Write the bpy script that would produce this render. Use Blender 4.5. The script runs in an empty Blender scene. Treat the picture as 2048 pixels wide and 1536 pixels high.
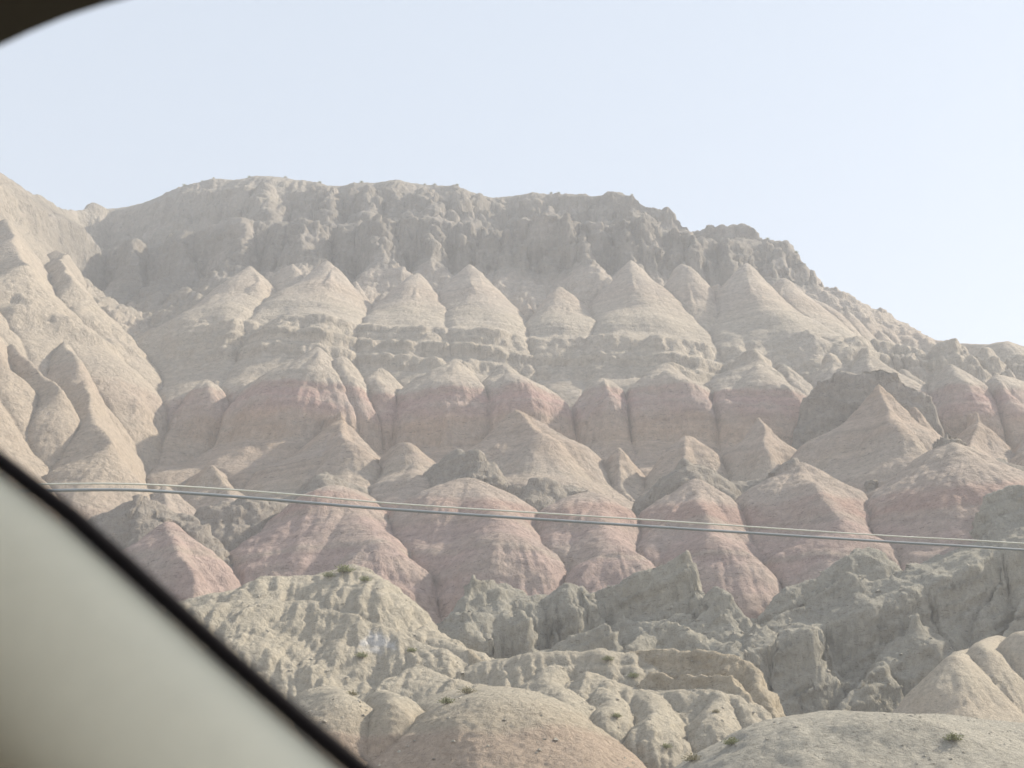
import bpy, math, random
import numpy as np

# ------------------------------------------------------------------ camera, sky, sun, exposure
scene = bpy.context.scene
F_PX = 2813.0
PITCH = math.radians(19.2)
CAMZ = 1.6
cam_d = bpy.data.cameras.new("camera")
cam = bpy.data.objects.new("camera", cam_d)
scene.collection.objects.link(cam)
cam.location = (0, 0, CAMZ)
cam.rotation_euler = (math.pi / 2 + PITCH, 0, 0)
cam_d.sensor_width = 36.0
cam_d.lens = 36.0 * F_PX / 2048.0
cam_d.clip_start = 0.05
cam_d.clip_end = 6000
cam_d.dof.use_dof = True
cam_d.dof.focus_distance = 120.0
cam_d.dof.aperture_fstop = 11.0
scene.camera = cam

SUN_AZ = math.radians(61)      # to the right of the view direction (+Y)
SUN_EL = math.radians(37)
world = bpy.data.worlds.new("World")
scene.world = world
world.use_nodes = True
wn = world.node_tree
wn.nodes.clear()
sky = wn.nodes.new("ShaderNodeTexSky")
sky.sky_type = 'NISHITA'
sky.sun_disc = False
sky.sun_elevation = SUN_EL
sky.sun_rotation = SUN_AZ
sky.altitude = 900
sky.air_density = 1.0
sky.dust_density = 1.6
sky.ozone_density = 1.0
hs = wn.nodes.new("ShaderNodeHueSaturation")
hs.inputs['Saturation'].default_value = 0.6
bg = wn.nodes.new("ShaderNodeBackground")
bg.inputs['Strength'].default_value = 0.125
wo = wn.nodes.new("ShaderNodeOutputWorld")
wn.links.new(sky.outputs[0], hs.inputs['Color'])
mixs = wn.nodes.new("ShaderNodeMix"); mixs.data_type = 'RGBA'
mixs.inputs['Factor'].default_value = .72          # flat pale blue mixed in to even out the sky gradient
mixs.inputs['B'].default_value = (3.28, 3.82, 4.52, 1)
wn.links.new(hs.outputs[0], mixs.inputs['A'])
wn.links.new(mixs.outputs['Result'], bg.inputs['Color'])
wn.links.new(bg.outputs[0], wo.inputs['Surface'])

sd = bpy.data.lights.new("sun", 'SUN')
sd.energy = 5.0
sd.angle = math.radians(1.2)
sd.color = (1.0, 0.91, 0.76)
sun = bpy.data.objects.new("sun", sd)
scene.collection.objects.link(sun)
sun.rotation_euler = (math.pi / 2 - SUN_EL, 0, -SUN_AZ + math.pi)
sun.location = (50, 20, 200)

scene.render.engine = 'CYCLES'
scene.view_settings.view_transform = 'Standard'
scene.view_settings.look = 'None'
scene.view_settings.exposure = 0.68
scene.view_settings.gamma = 1.0
scene.cycles.volume_bounces = 1
scene.cycles.max_bounces = 6

# ------------------------------------------------------------------ helpers
rng = np.random.RandomState(7)
random.seed(7)


def P(u, v, D):
    """a point Y = D metres ahead of the road, on the sight line of photo point u, v"""
    ct, st = math.cos(PITCH), math.sin(PITCH)
    a, b = (u - 1024) / F_PX, (768 - v) / F_PX
    dx, dy, dz = a, ct - st * b, st + ct * b
    t = D / dy
    return (t * dx, D, CAMZ + t * dz)


_perm = rng.permutation(256).astype(np.int32)
_perm = np.concatenate([_perm, _perm, _perm])
_g3 = rng.normal(size=(256, 3)).astype(np.float32)
_g3 /= np.linalg.norm(_g3, axis=1)[:, None]
_ang = rng.uniform(0, 2 * np.pi, 256)
_g2 = np.stack([np.cos(_ang), np.sin(_ang)], 1).astype(np.float32)


def n2(x, y):
    x = np.asarray(x, np.float32); y = np.asarray(y, np.float32)
    xf = np.floor(x); yf = np.floor(y)
    fx = x - xf; fy = y - yf
    xi = xf.astype(np.int32) & 255; yi = yf.astype(np.int32) & 255
    u = fx * fx * fx * (fx * (fx * 6 - 15) + 10); v = fy * fy * fy * (fy * (fy * 6 - 15) + 10)
    def g(i, j, dx, dy):
        h = _perm[_perm[xi + i] + yi + j]
        return _g2[h, 0] * dx + _g2[h, 1] * dy
    a = g(0, 0, fx, fy); b = g(1, 0, fx - 1, fy)
    c = g(0, 1, fx, fy - 1); d = g(1, 1, fx - 1, fy - 1)
    a = a + u * (b - a); c = c + u * (d - c)
    return (a + v * (c - a)) * 1.4


def n3(x, y, z):
    x = np.asarray(x, np.float32); y = np.asarray(y, np.float32); z = np.asarray(z, np.float32)
    xf = np.floor(x); yf = np.floor(y); zf = np.floor(z)
    fx = x - xf; fy = y - yf; fz = z - zf
    xi = xf.astype(np.int32) & 255; yi = yf.astype(np.int32) & 255; zi = zf.astype(np.int32) & 255
    u = fx * fx * (3 - 2 * fx); v = fy * fy * (3 - 2 * fy); w = fz * fz * (3 - 2 * fz)
    def g(i, j, k):
        h = _perm[_perm[_perm[xi + i] + yi + j] + zi + k]
        return _g3[h, 0] * (fx - i) + _g3[h, 1] * (fy - j) + _g3[h, 2] * (fz - k)
    a = g(0, 0, 0); b = g(1, 0, 0); a = a + u * (b - a)
    c = g(0, 1, 0); d = g(1, 1, 0); c = c + u * (d - c)
    a = a + v * (c - a)
    e = g(0, 0, 1); f = g(1, 0, 1); e = e + u * (f - e)
    h_ = g(0, 1, 1); k_ = g(1, 1, 1); h_ = h_ + u * (k_ - h_)
    e = e + v * (h_ - e)
    return (a + w * (e - a)) * 1.5


def smooth(a, b, x):
    t = np.clip((x - a) / (b - a), 0, 1)
    return t * t * (3 - 2 * t)


class Strata:
    """slope angle as a function of bed height; cumulative run C(s) and its inverse"""
    def __init__(self, bands, ledge_bands=(), seed=1, fine=0.25):
        r = np.random.RandomState(seed)
        s = np.arange(-60, 220, 0.05)
        ang = np.full_like(s, 40.0)
        for a, b, deg in bands:
            w = (s >= a) & (s < b)
            ang[w] = deg
        k = np.ones(9) / 9
        ang = np.convolve(np.pad(ang, 4, 'edge'), k, 'valid')
        cot = 1 / np.tan(np.radians(ang))
        # thin harder and softer beds
        f = np.zeros_like(s)
        for lam, am in ((2.2, .5), (1.1, .4), (.5, .3)):
            n = int(280 / lam) + 3
            v = r.uniform(-1, 1, n)
            f += am * np.interp((s + 60) / lam, np.arange(n), v)
        amp = np.full_like(s, fine)
        for a, b, am in ledge_bands:
            amp = np.where((s >= a) & (s < b), am, amp)
        amp = np.convolve(np.pad(amp, 10, 'edge'), np.ones(21) / 21, 'valid')
        cot = cot * np.exp(f * amp * 2.2)
        self.s = s
        self.c = np.concatenate([[0], np.cumsum(cot[:-1]) * 0.05])
        self.c -= np.interp(0, s, self.c)

    def C(self, s): return np.interp(s, self.s, self.c)
    def inv(self, c): return np.interp(c, self.c, self.s).astype(np.float32)


class Hill:
    def __init__(self, strata, warp=(1.6, 14.0), off=None, even=None):
        self.st = strata
        self.prims = []
        self.warp = warp
        self.off = off or (lambda x, y: 0 * x)
        self.even = even            # 0..1 share of an even slope instead of the bedded one
        self.c0, self.c1 = strata.C(20.), strata.C(100.)

    def s_of(self, c, x, y):
        s = self.st.inv(c)
        if self.even is None: return s
        w = self.even(x, y)
        return (s * (1 - w) + w * (20 + (c - self.c0) * 80 / (self.c1 - self.c0))).astype(np.float32)

    def c_of(self, s, x, y):
        if self.even is None: return self.st.C(s)
        out = []
        for a, b, q in zip(s, x, y):
            w = float(self.even(b, q))
            g = self.st.s * (1 - w) + w * (20 + (self.st.c - self.c0) * 80 / (self.c1 - self.c0))
            out.append(np.interp(a, g, self.st.c))
        return np.array(out)

    def add(self, pts, k=1.0, rnd=0.8, R=40, mat=0, rug=0.0, amp=1.0, lx=1.0, ly=1.0, bias=0.0, gid=None):
        """pts: list of (u, v, D) photo sight line points of a crest line, front first"""
        w = [P(*p) for p in pts]
        self.addw(w, k, rnd, R, mat, rug, amp, lx, ly, bias, gid)

    def addw(self, w, k=1.0, rnd=0.8, R=40, mat=0, rug=0.0, amp=1.0, lx=1.0, ly=1.0, bias=0.0, gid=None):
        w = np.array(w, float); R = max(R, 85)
        s = w[:, 2] + self.off(w[:, 0], w[:, 1])
        self.gid = getattr(self, 'gid', 0) + 1
        self.prims.append(dict(gid=self.gid if gid is None else gid, x=w[:, 0], y=w[:, 1], c=self.c_of(s, w[:, 0], w[:, 1]) + bias, k=k, r=rnd, R=R, mat=mat, rug=rug, amp=amp, lx=lx, ly=ly))

    def cone(self, u, v, D, back=12, rise=0.22, du=0, front=0, g=.76, lean=.15, **kw):
        x, y, z = P(u, v, D)
        self.addw([(x, y, z), (x * (1 + back / D) + du, y + back, z + rise * back)], **kw)
        if front:
            p = dict(self.prims[-1])
            yf, xf = y - front, x * (1 - front / D) + lean * front
            p.update(x=np.array([x, xf]), y=np.array([y, yf]), c=np.array([p['c'][0], p['c'][0] - g * p['k'] * front]), ly=1.0)
            self.prims.append(p)

    def field(self, X, Y, want=False):
        sh = X.shape
        x = X.ravel().astype(np.float32); y = Y.ravel().astype(np.float32)
        a, L = self.warp
        wx = x + a * n2(x / L + 3.1, y / L + 8.7) + .35 * a * n2(x / L * 2.7 + 33, y / L * 2.7)
        wy = y + a * n2(x / L + 51.3, y / L + 17.7) + .35 * a * n2(x / L * 2.7 + 13, y / L * 2.7 + 70)
        best = np.full(x.shape, -60, np.float32)
        wid = np.full(x.shape, -1, np.int16)
        sec = np.full(x.shape, -60, np.float32); wg = np.full(x.shape, -1, np.int32)
        th = np.zeros_like(x); dd = np.zeros_like(x)
        for i, p in enumerate(self.prims):
            x0, x1 = p['x'].min() - p['R'], p['x'].max() + p['R']
            y0, y1 = p['y'].min() - p['R'], p['y'].max() + p['R']
            idx = np.nonzero((wx > x0) & (wx < x1) & (wy > y0) & (wy < y1))[0]
            if not len(idx): continue
            px = wx[idx]; py = wy[idx]
            bc = np.full(px.shape, -1e9, np.float32); bd = np.zeros_like(px); bt = np.zeros_like(px)
            n = len(p['x'])
            for j in range(max(1, n - 1)):
                ax, ay, ac = p['x'][j], p['y'][j], p['c'][j]
                bx, by, b_c = (p['x'][j + 1], p['y'][j + 1], p['c'][j + 1]) if n > 1 else (ax, ay, ac)
                ex, ey = bx - ax, by - ay
                L2 = ex * ex + ey * ey + 1e-6
                t = np.clip(((px - ax) * ex + (py - ay) * ey) / L2, 0, 1)
                qx = (px - (ax + t * ex)) / p['lx']; qy = (py - (ay + t * ey)) / p['ly']
                d = np.sqrt(qx * qx + qy * qy)
                d2 = np.sqrt(d * d + p['r'] ** 2) - p['r']
                c = ac + t * (b_c - ac) - p['k'] * d2
                m = c > bc
                bc = np.where(m, c, bc); bd = np.where(m, d, bd)
                bt = np.where(m, np.arctan2(qx, -qy), bt)
            m = bc > best[idx]
            other = wg[idx] != p['gid']
            sec[idx] = np.where(m & other, best[idx], np.where(other & (bc > sec[idx]), bc, sec[idx]))
            w = idx[m]
            wg[w] = p['gid']
            best[w] = bc[m]; wid[w] = i; th[w] = bt[m]; dd[w] = bd[m]
        if not want:
            return best.reshape(sh)
        return best.reshape(sh), wid.reshape(sh), th.reshape(sh), dd.reshape(sh), (best - sec).reshape(sh)


def mesh_from_grid(name, X, Y, Z, color, rough):
    nr, nc = X.shape
    co = np.stack([X, Y, Z], -1).reshape(-1, 3).astype(np.float32)
    i = np.arange((nr - 1) * (nc - 1))
    r, c = i // (nc - 1), i % (nc - 1)
    a = r * nc + c
    f = np.stack([a, a + 1, a + nc + 1, a + nc], 1).astype(np.int32)
    me = bpy.data.meshes.new(name)
    me.vertices.add(len(co)); me.vertices.foreach_set('co', co.ravel())
    me.loops.add(f.size); me.loops.foreach_set('vertex_index', f.ravel())
    me.polygons.add(len(f)); me.polygons.foreach_set('loop_start', np.arange(0, f.size, 4, dtype=np.int32))
    me.update(calc_edges=True)
    me.polygons.foreach_set('use_smooth', np.ones(len(f), bool))
    at = me.attributes.new('earth', 'FLOAT_COLOR', 'POINT')
    col = np.concatenate([color.reshape(-1, 3), rough.reshape(-1, 1)], 1).astype(np.float32)
    at.data.foreach_set('color', col.ravel())
    me.update()
    return me


def tag(o, label=None, cat=None, group=None, kind=None):
    if label: o['label'] = label
    if cat: o['category'] = cat
    if group: o['group'] = group
    if kind: o['kind'] = kind
    return o


def link(name, me, mat=None, parent=None):
    o = bpy.data.objects.new(name, me)
    scene.collection.objects.link(o)
    if mat: me.materials.append(mat)
    if parent: o.parent = parent
    return o


def ramp(s, table):
    ks = np.array([t[0] for t in table], float)
    cs = np.array([t[1:] for t in table], float)
    return np.stack([np.interp(s, ks, cs[:, i]) for i in range(3)], -1)


# ------------------------------------------------------------------ materials
def earth_mat(name, scale=1.0, bump=0.6):
    m = bpy.data.materials.new(name); m.use_nodes = True
    nt = m.node_tree; N = nt.nodes; L = nt.links
    b = N['Principled BSDF']; b.inputs['Roughness'].default_value = 0.95
    b.inputs['Specular IOR Level'].default_value = 0.1
    at = N.new('ShaderNodeAttribute'); at.attribute_name = 'earth'
    geo = N.new('ShaderNodeNewGeometry')
    n1 = N.new('ShaderNodeTexNoise'); n1.inputs['Scale'].default_value = 1.3 * scale
    n1.inputs['Detail'].default_value = 8; n1.inputs['Roughness'].default_value = .68
    L.new(geo.outputs['Position'], n1.inputs['Vector'])
    mr = N.new('ShaderNodeMapRange'); mr.inputs['From Min'].default_value = .3; mr.inputs['From Max'].default_value = .7
    mr.inputs['To Min'].default_value = .80; mr.inputs['To Max'].default_value = 1.18
    L.new(n1.outputs[0], mr.inputs['Value'])
    # pebbles and crumbs
    vo = N.new('ShaderNodeTexNoise'); vo.inputs['Scale'].default_value = 7 * scale
    vo.inputs['Detail'].default_value = 4; vo.inputs['Roughness'].default_value = .7
    L.new(geo.outputs['Position'], vo.inputs['Vector'])
    mr2 = N.new('ShaderNodeMapRange'); mr2.inputs['From Min'].default_value = .30; mr2.inputs['From Max'].default_value = .46
    mr2.inputs['To Min'].default_value = .66; mr2.inputs['To Max'].default_value = 1.0
    L.new(vo.outputs[0], mr2.inputs['Value'])
    mu = N.new('ShaderNodeMath'); mu.operation = 'MULTIPLY'
    L.new(mr.outputs[0], mu.inputs[0]); L.new(mr2.outputs[0], mu.inputs[1])
    vm = N.new('ShaderNodeVectorMath'); vm.operation = 'SCALE'
    L.new(at.outputs['Color'], vm.inputs[0]); L.new(mu.outputs[0], vm.inputs['Scale'])
    L.new(vm.outputs[0], b.inputs['Base Color'])
    # dark bedding cracks and crumbs
    mpc = N.new('ShaderNodeMapping'); mpc.inputs['Scale'].default_value = (1, 1, 3.2); mpc.inputs['Rotation'].default_value = (0, .12, 0)
    L.new(geo.outputs['Position'], mpc.inputs['Vector'])
    nc_ = N.new('ShaderNodeTexNoise'); nc_.inputs['Scale'].default_value = 1.5 * scale; nc_.inputs['Detail'].default_value = 5
    nc_.inputs['Roughness'].default_value = .65; nc_.inputs['Distortion'].default_value = .6
    L.new(mpc.outputs[0], nc_.inputs['Vector'])
    mrc = N.new('ShaderNodeMapRange'); mrc.inputs['From Min'].default_value = .33; mrc.inputs['From Max'].default_value = .42
    mrc.inputs['To Min'].default_value = .62; mrc.inputs['To Max'].default_value = 1.0
    L.new(nc_.outputs[0], mrc.inputs['Value'])
    mu2 = N.new('ShaderNodeMath'); mu2.operation = 'MULTIPLY'
    L.new(mu.outputs[0], mu2.inputs[0]); L.new(mrc.outputs[0], mu2.inputs[1]); L.new(mu2.outputs[0], vm.inputs['Scale'])
    # relief: lumps, crumbs and small downhill cracks
    mp = N.new('ShaderNodeMapping'); mp.inputs['Scale'].default_value = (1, 1, .45)
    L.new(geo.outputs['Position'], mp.inputs['Vector'])
    n3_ = N.new('ShaderNodeTexNoise'); n3_.inputs['Scale'].default_value = 1.6 * scale
    n3_.inputs['Detail'].default_value = 7; n3_.inputs['Roughness'].default_value = .7
    n3_.inputs['Distortion'].default_value = .4
    L.new(mp.outputs[0], n3_.inputs['Vector'])
    bp = N.new('ShaderNodeBump'); bp.inputs['Strength'].default_value = bump; bp.inputs['Distance'].default_value = .6 / scale
    L.new(n3_.outputs[0], bp.inputs['Height'])
    L.new(bp.outputs[0], b.inputs['Normal'])
    return m


def plain(name, col, rough=.8, noise=.12, scale=20, spec=.3):
    m = bpy.data.materials.new(name); m.use_nodes = True
    nt = m.node_tree; N = nt.nodes; L = nt.links
    b = N['Principled BSDF']; b.inputs['Roughness'].default_value = rough
    b.inputs['Specular IOR Level'].default_value = spec
    n1 = N.new('ShaderNodeTexNoise'); n1.inputs['Scale'].default_value = scale; n1.inputs['Detail'].default_value = 5
    tc = N.new('ShaderNodeTexCoord'); L.new(tc.outputs['Object'], n1.inputs['Vector'])
    mx = N.new('ShaderNodeMix'); mx.data_type = 'RGBA'
    mx.inputs['A'].default_value = tuple(c * (1 - noise) for c in col) + (1,)
    mx.inputs['B'].default_value = tuple(min(1, c * (1 + noise)) for c in col) + (1,)
    L.new(n1.outputs[0], mx.inputs['Factor']); L.new(mx.outputs['Result'], b.inputs['Base Color'])
    return m


M_far = earth_mat('mountain_earth', 1.0, 1.0)
M_mid = earth_mat('spur_earth', 1.6, 1.0)
M_near = earth_mat('slope_earth', 2.6, 1.0)

GREY = np.array([.315, .300, .258])
PALE = np.array([.46, .41, .345])


def build_hill(name, hill, t0, t1, y0, y1, nc, nr, mat, colour_fn, amp_fn, kind_name=None, rills=True, sharp=1, gully=.5, ribs=None, plates=.8,
               scale=1.0, micro=0.5, ngeo=900):
    t = np.linspace(t0, t1, nc)
    # coarse profile gives the row spacing: rows bunch where the ground is steep
    ncs = max(60, nc // 4)
    tc = np.linspace(t0, t1, ncs)
    yc = np.geomspace(y0, y1, ngeo)
    Yc, Tc = np.meshgrid(yc, tc, indexing='ij')
    cc = hill.field(Tc * Yc, Yc)
    zc = hill.s_of(cc, Tc * Yc, Yc)
    zc = np.maximum(zc, -6)
    ds = np.sqrt(np.diff(yc)[:, None] ** 2 + np.diff(zc, axis=0) ** 2) / (.5 * (yc[1:] + yc[:-1]))[:, None]
    cum = np.concatenate([np.zeros((1, ncs)), np.cumsum(ds, 0)], 0)
    cum /= cum[-1:]
    q = np.linspace(0, 1, nr)
    Yr = np.stack([np.interp(q, cum[:, j], yc) for j in range(ncs)], 1)
    # spread to all columns
    j = np.interp(t, tc, np.arange(ncs)); j0 = np.clip(j.astype(int), 0, ncs - 2); fr = j - j0
    # smooth laterally a little
    Ys = Yr.copy()
    for _ in range(2):
        Ys[:, 1:-1] = .25 * Ys[:, :-2] + .5 * Ys[:, 1:-1] + .25 * Ys[:, 2:]
    Y = Ys[:, j0] * (1 - fr) + Ys[:, j0 + 1] * fr
    X = Y * t[None, :]
    c, wid, th, dd, gap = hill.field(X, Y, True)
    s0 = hill.s_of(c, X, Y)
    pa = np.array([p['amp'] for p in hill.prims] + [1.0])[wid]
    pr = np.array([p['rug'] for p in hill.prims] + [0.0])[wid]
    pm = np.array([p['mat'] for p in hill.prims] + [0])[wid]
    a, rg = amp_fn(s0, X, Y)
    a = a * pa; rg = np.maximum(rg * np.clip(pa * 2 - .2, .1, 1), pr)
    S = scale
    b1 = np.abs(n2(X / (9 * S), Y / (9 * S) + 5)) - .25
    b2 = np.abs(n2(X / (4.3 * S) + 20, Y / (4.3 * S))) - .25
    b3 = np.abs(n2(X / (2.1 * S) + 60, Y / (2.1 * S) + 9)) - .25
    b4 = n2(X / (1.0 * S), Y / (1.0 * S) + 40)
    cw = .12 + .4 * rg; cw = cw + (1 - cw) * smooth(0, 7 * S, dd)
    c = c + S * (a * cw * (1.3 * b1 + 1.0 * b2 + .45 * b3) + .10 * b4 * np.minimum(a, 1))
    c = c + S * rg * cw * (3.4 * b1 + 2.4 * b2 + 1.1 * b3)
    gw = .24 * S * (1 + .5 * n2(X / (5 * S), Y / (5 * S)))
    c = c - gully * S * np.exp(-(gap / gw)) * smooth(.5 * S, 4 * S, dd)
    if ribs:
        lx_, ly_, ra = ribs
        wx_ = X + .8 * lx_ * n2(X / (5 * lx_), Y / ly_ + 60)
        rb = np.abs(n2(wx_ / lx_, Y / ly_)) + .5 * np.abs(n2(wx_ / lx_ * 2.1 + 9, Y / ly_ * 1.6)) - .32
        c = c + ra * rb * np.minimum(pa, 1) ** 2 * smooth(0, 3 * S, dd)
    if rills:
        w = smooth(.8 * S, 5 * S, dd)
        rl = np.abs(n2(th * 5.5 + wid * 7.3, dd / (7 * S) + wid)) - .22
        rl2 = np.abs(n2(th * 13 + wid * 3.1, dd / (5 * S))) - .22
        c = c + S * w * (.42 * rl + .16 * rl2) * np.clip(a + .05, 0, 1.2)
    s = hill.s_of(c, X, Y)
    Z = s - hill.off(X, Y)
    Z = np.maximum(Z, -8)
    # rock relief along the normal, 3D so ledges and hollows can overhang
    def normals(X, Y, Z):
        gx = np.stack([np.gradient(A, axis=1) for A in (X, Y, Z)], -1)
        gy = np.stack([np.gradient(A, axis=0) for A in (X, Y, Z)], -1)
        n = np.cross(gx, gy)
        n /= np.linalg.norm(n, axis=-1, keepdims=True) + 1e-9
        return n
    n = normals(X, Y, Z)
    steep = smooth(.25, .75, 1 - n[..., 2])
    qx, qy, qz = X / S, Y / S, Z / S
    soft = .10 + rg + .30 * steep
    big = 1.0 * (np.abs(n3(qx / 3.1, qy / 3.1, qz / 1.7)) - .2) + .5 * (np.abs(n3(qx / 1.3 + 9, qy / 1.3, qz / .8)) - .2)
    big = big + 2.6 * rg * (np.abs(n3(qx / 7, qy / 7 + 7, qz / 5)) - .2)
    if sharp < 0:
        big = -big * .8
    small = .30 * n3(qx / .55, qy / .55 + 7, qz / .4) + .16 * n3(qx / .27, qy / .27 + 7, qz / .2)
    d = big * soft * micro + small * (.28 + rg) * micro
    d = d * S
    # bedding: thin ledges everywhere, undercut plates in the hard rock
    led = n2(s / (.55 * S), (X + Y) / (40 * S)) * .5 + n2(s / (1.3 * S) + 9, (X - Y) / (50 * S))
    d = d + led * S * (.08 + .35 * steep * (.3 + rg)) * micro
    bed = s / (1.9 * S) + .9 * n2(X / (14 * S), Y / (14 * S)) + .25 * n2(X / (3 * S), Y / (3 * S) + 9)
    saw = bed - np.floor(bed)
    br = smooth(-.15, .35, n3(qx / 4 + 7, qy / 4, qz / 3))
    d = d + plates * S * (saw ** 1.6 - .35) * np.clip(rg * 1.6, 0, 1) * br
    X = X + n[..., 0] * d; Y = Y + n[..., 1] * d; Z = Z + n[..., 2] * d * .7
    col = colour_fn(s, X, Y, Z, wid, pm, rg, n)
    me = mesh_from_grid(name, X, Y, Z, np.clip(col, .01, .9), rg)
    o = link(name, me, mat)
    o['kind'] = 'structure'
    return o, (X, Y, Z)


# ------------------------------------------------------------------ ground
me = bpy.data.meshes.new('ground')
me.from_pydata([(-2500, -2500, -.6), (2500, -2500, -.6), (2500, 2500, -.6), (-2500, 2500, -.6)], [], [(0, 1, 2, 3)])
at = me.attributes.new('earth', 'FLOAT_COLOR', 'POINT')
at.data.foreach_set('color', np.tile([.36, .32, .26, 0], 4).astype(np.float32))
gr = link('ground', me, M_near); gr['kind'] = 'structure'

# ------------------------------------------------------------------ the mountain
stA = Strata([(-60, 16, 42), (16, 24, 50), (24, 33, 45), (33, 36, 44), (36, 46.5, 50), (46.5, 51.5, 78), (51.5, 54.5, 58), (54.5, 62, 44), (62, 64.3, 77), (64.3, 65, 40), (65, 67, 68), (67, 67.8, 38), (67.8, 68.8, 62), (68.8, 70.5, 45),
              (70.5, 100, 47), (100, 112, 70), (112, 116, 42), (116, 131, 66), (131, 220, 38)],
             [(62, 72, .8), (51, 55, .8), (33, 37, .4), (100, 131, .5), (-60, 33, .2), (55, 62, .12), (72, 99, .12)], seed=5, fine=.25)
A = Hill(stA, warp=(1.5, 13.0), off=lambda x, y: 2.1 * n2(np.asarray(x) / 27., np.asarray(y) / 38.),
         even=lambda x, y: .72 * smooth(0, 8, -33 - .12 * (np.asarray(y) - 150) - np.asarray(x)) * smooth(235, 205, np.asarray(y))
         + .6 * smooth(-.05, .3, n2(np.asarray(x) / 15. + 5, np.asarray(y) / 60.)) * smooth(164, 174, np.asarray(y)) * smooth(210, 200, np.asarray(y)) * smooth(-38, -30, np.asarray(x)))

ridge = [(-330, 150, 190), (-100, 275, 200), (0, 345, 212), (60, 386, 225), (110, 410, 240), (160, 420, 255), (210, 422, 266), (270, 412, 268), (350, 385, 268),
         (430, 356, 266), (480, 362, 266), (510, 353, 265), (610, 362, 265), (650, 370, 265), (700, 366, 265), (750, 368, 265),
         (800, 363, 264), (860, 372, 264), (900, 375, 264), (950, 392, 266), (985, 397, 267), (1030, 390, 266), (1070, 384, 264),
         (1150, 394, 262), (1180, 400, 262), (1220, 393, 260), (1265, 400, 258), (1335, 418, 256), (1350, 440, 256),
         (1400, 462, 254), (1440, 450, 252), (1480, 455, 250), (1520, 480, 248), (1560, 500, 246), (1600, 525, 244), (1632, 545, 242),
         (1645, 577, 240), (1700, 603, 236), (1760, 632, 232), (1810, 655, 228), (1860, 683, 222), (1930, 688, 214), (1980, 688, 208),
         (2010, 682, 204), (2060, 694, 204), (2200, 730, 204), (2600, 800, 200)]
for i in range(len(ridge) - 1):
    A.add([ridge[i], ridge[i + 1]], rnd=.6, R=75, mat=0, gid=-5)

def crag(h, pts, **kw):
    if h is A: pts = [(a, b, d - 9) for a, b, d in pts]
    d = dict(k=1.25, rnd=.4, R=30, mat=1, rug=.55)
    d.update(kw)
    h.add(pts, **d)

# cliff buttresses under the ridge
for u, v, D, ub, vb, Db in [
    (60, 470, 196, 40, 400, 214), (120, 500, 205, 90, 420, 228), (20, 440, 190, 0, 370, 206), (215, 470, 248, 215, 430, 262),
    (310, 480, 238, 340, 400, 262), (250, 520, 228, 265, 430, 262), (380, 520, 226, 400, 400, 262),
    (460, 450, 232, 450, 375, 262), (475, 500, 221, 460, 420, 245), (540, 430, 240, 530, 366, 262), (560, 470, 226, 550, 400, 250), (620, 500, 219, 610, 400, 255),
    (650, 440, 238, 660, 380, 262), (700, 470, 228, 700, 390, 258), (740, 420, 240, 740, 375, 262), (760, 500, 218, 755, 420, 248), (800, 440, 236, 800, 375, 262),
    (850, 420, 240, 850, 380, 262), (860, 500, 220, 850, 430, 250), (930, 440, 236, 915, 385, 262), (985, 460, 230, 960, 400, 262),
    (1045, 480, 226, 1020, 400, 262), (1100, 430, 236, 1095, 392, 260), (1135, 470, 226, 1120, 400, 255), (1170, 500, 220, 1160, 410, 255),
    (1205, 450, 230, 1205, 402, 256), (1255, 415, 242, 1262, 405, 256), (1285, 430, 238, 1290, 412, 252), (1250, 490, 222, 1240, 430, 245),
    (1340, 470, 232, 1345, 448, 250), (1400, 480, 232, 1410, 465, 248), (1470, 490, 230, 1475, 466, 246), (1550, 520, 228, 1550, 502, 242), (1600, 545, 230, 1605, 530, 240)]:
    A.add([(u + random.uniform(-14, 14), v + random.uniform(0, 22) + (18 if u < 240 else 0), D), (ub, vb + (50 if u < 240 else 16), Db)], k=random.uniform(.8, 1.25), rnd=random.uniform(.6, 4), R=50, mat=0, rug=.4)

# upper row of pale cones
for u, v, D, kk in [(505, 530, 200, .95), (588, 530, 202, 1.4), (548, 556, 203, 1.6), (715, 566, 200, 1.5), (775, 600, 200, 1.7), (875, 580, 200, 1.6), (1062, 612, 199, 1.6), (1200, 575, 202, 1.5), (1316, 566, 202, 1.5), (655, 522, 200, 1.0), (835, 545, 199, 1.0), (905, 562, 200, 1.6), (935, 528, 203, 1.0), (990, 590, 199, 1.5),
                    (1132, 575, 197, 1.05), (1258, 520, 203, 1.0), (1368, 528, 202, 1.25), (1425, 570, 202, 1.6), (1485, 528, 203, 1.0),
                    (1560, 555, 207, 1.05), (1622, 592, 209, 1.1), (1690, 625, 210, 1.1), (1765, 657, 207, 1.1)]:
    A.cone(u, v, D, back=16, rise=.28, k=kk * 1.05, rnd=.3, amp=.34, ly=1.25, front=8, g=.74, lean=random.uniform(-.05, .2))
# left flank cones, nearer
for u, v, D, ub, vb, Db, kk in [(45, 535, 165, 20, 440, 192, 1.0), (135, 560, 172, 125, 500, 205, 1.1), (-60, 560, 155, -60, 430, 188, 1.0),
                       (210, 640, 178, 170, 560, 200, 1.1), (168, 735, 143, 90, 640, 160, 1.15), (105, 775, 130, 30, 690, 142, 1.25), (-15, 690, 132, -80, 590, 155, 1.0), (-140, 640, 125, -160, 520, 160, 1.0),
                       (205, 880, 122, 170, 760, 140, 1.0), (-60, 820, 115, -90, 720, 130, 1.0), (-160, 900, 105, -200, 760, 125, 1.0), (40, 1000, 104, -20, 880, 118, 1.0)]:
    A.add([(u, v, D), (ub, vb, Db)], k=kk * .9, rnd=.3, R=45, amp=.34, mat=4)
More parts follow.
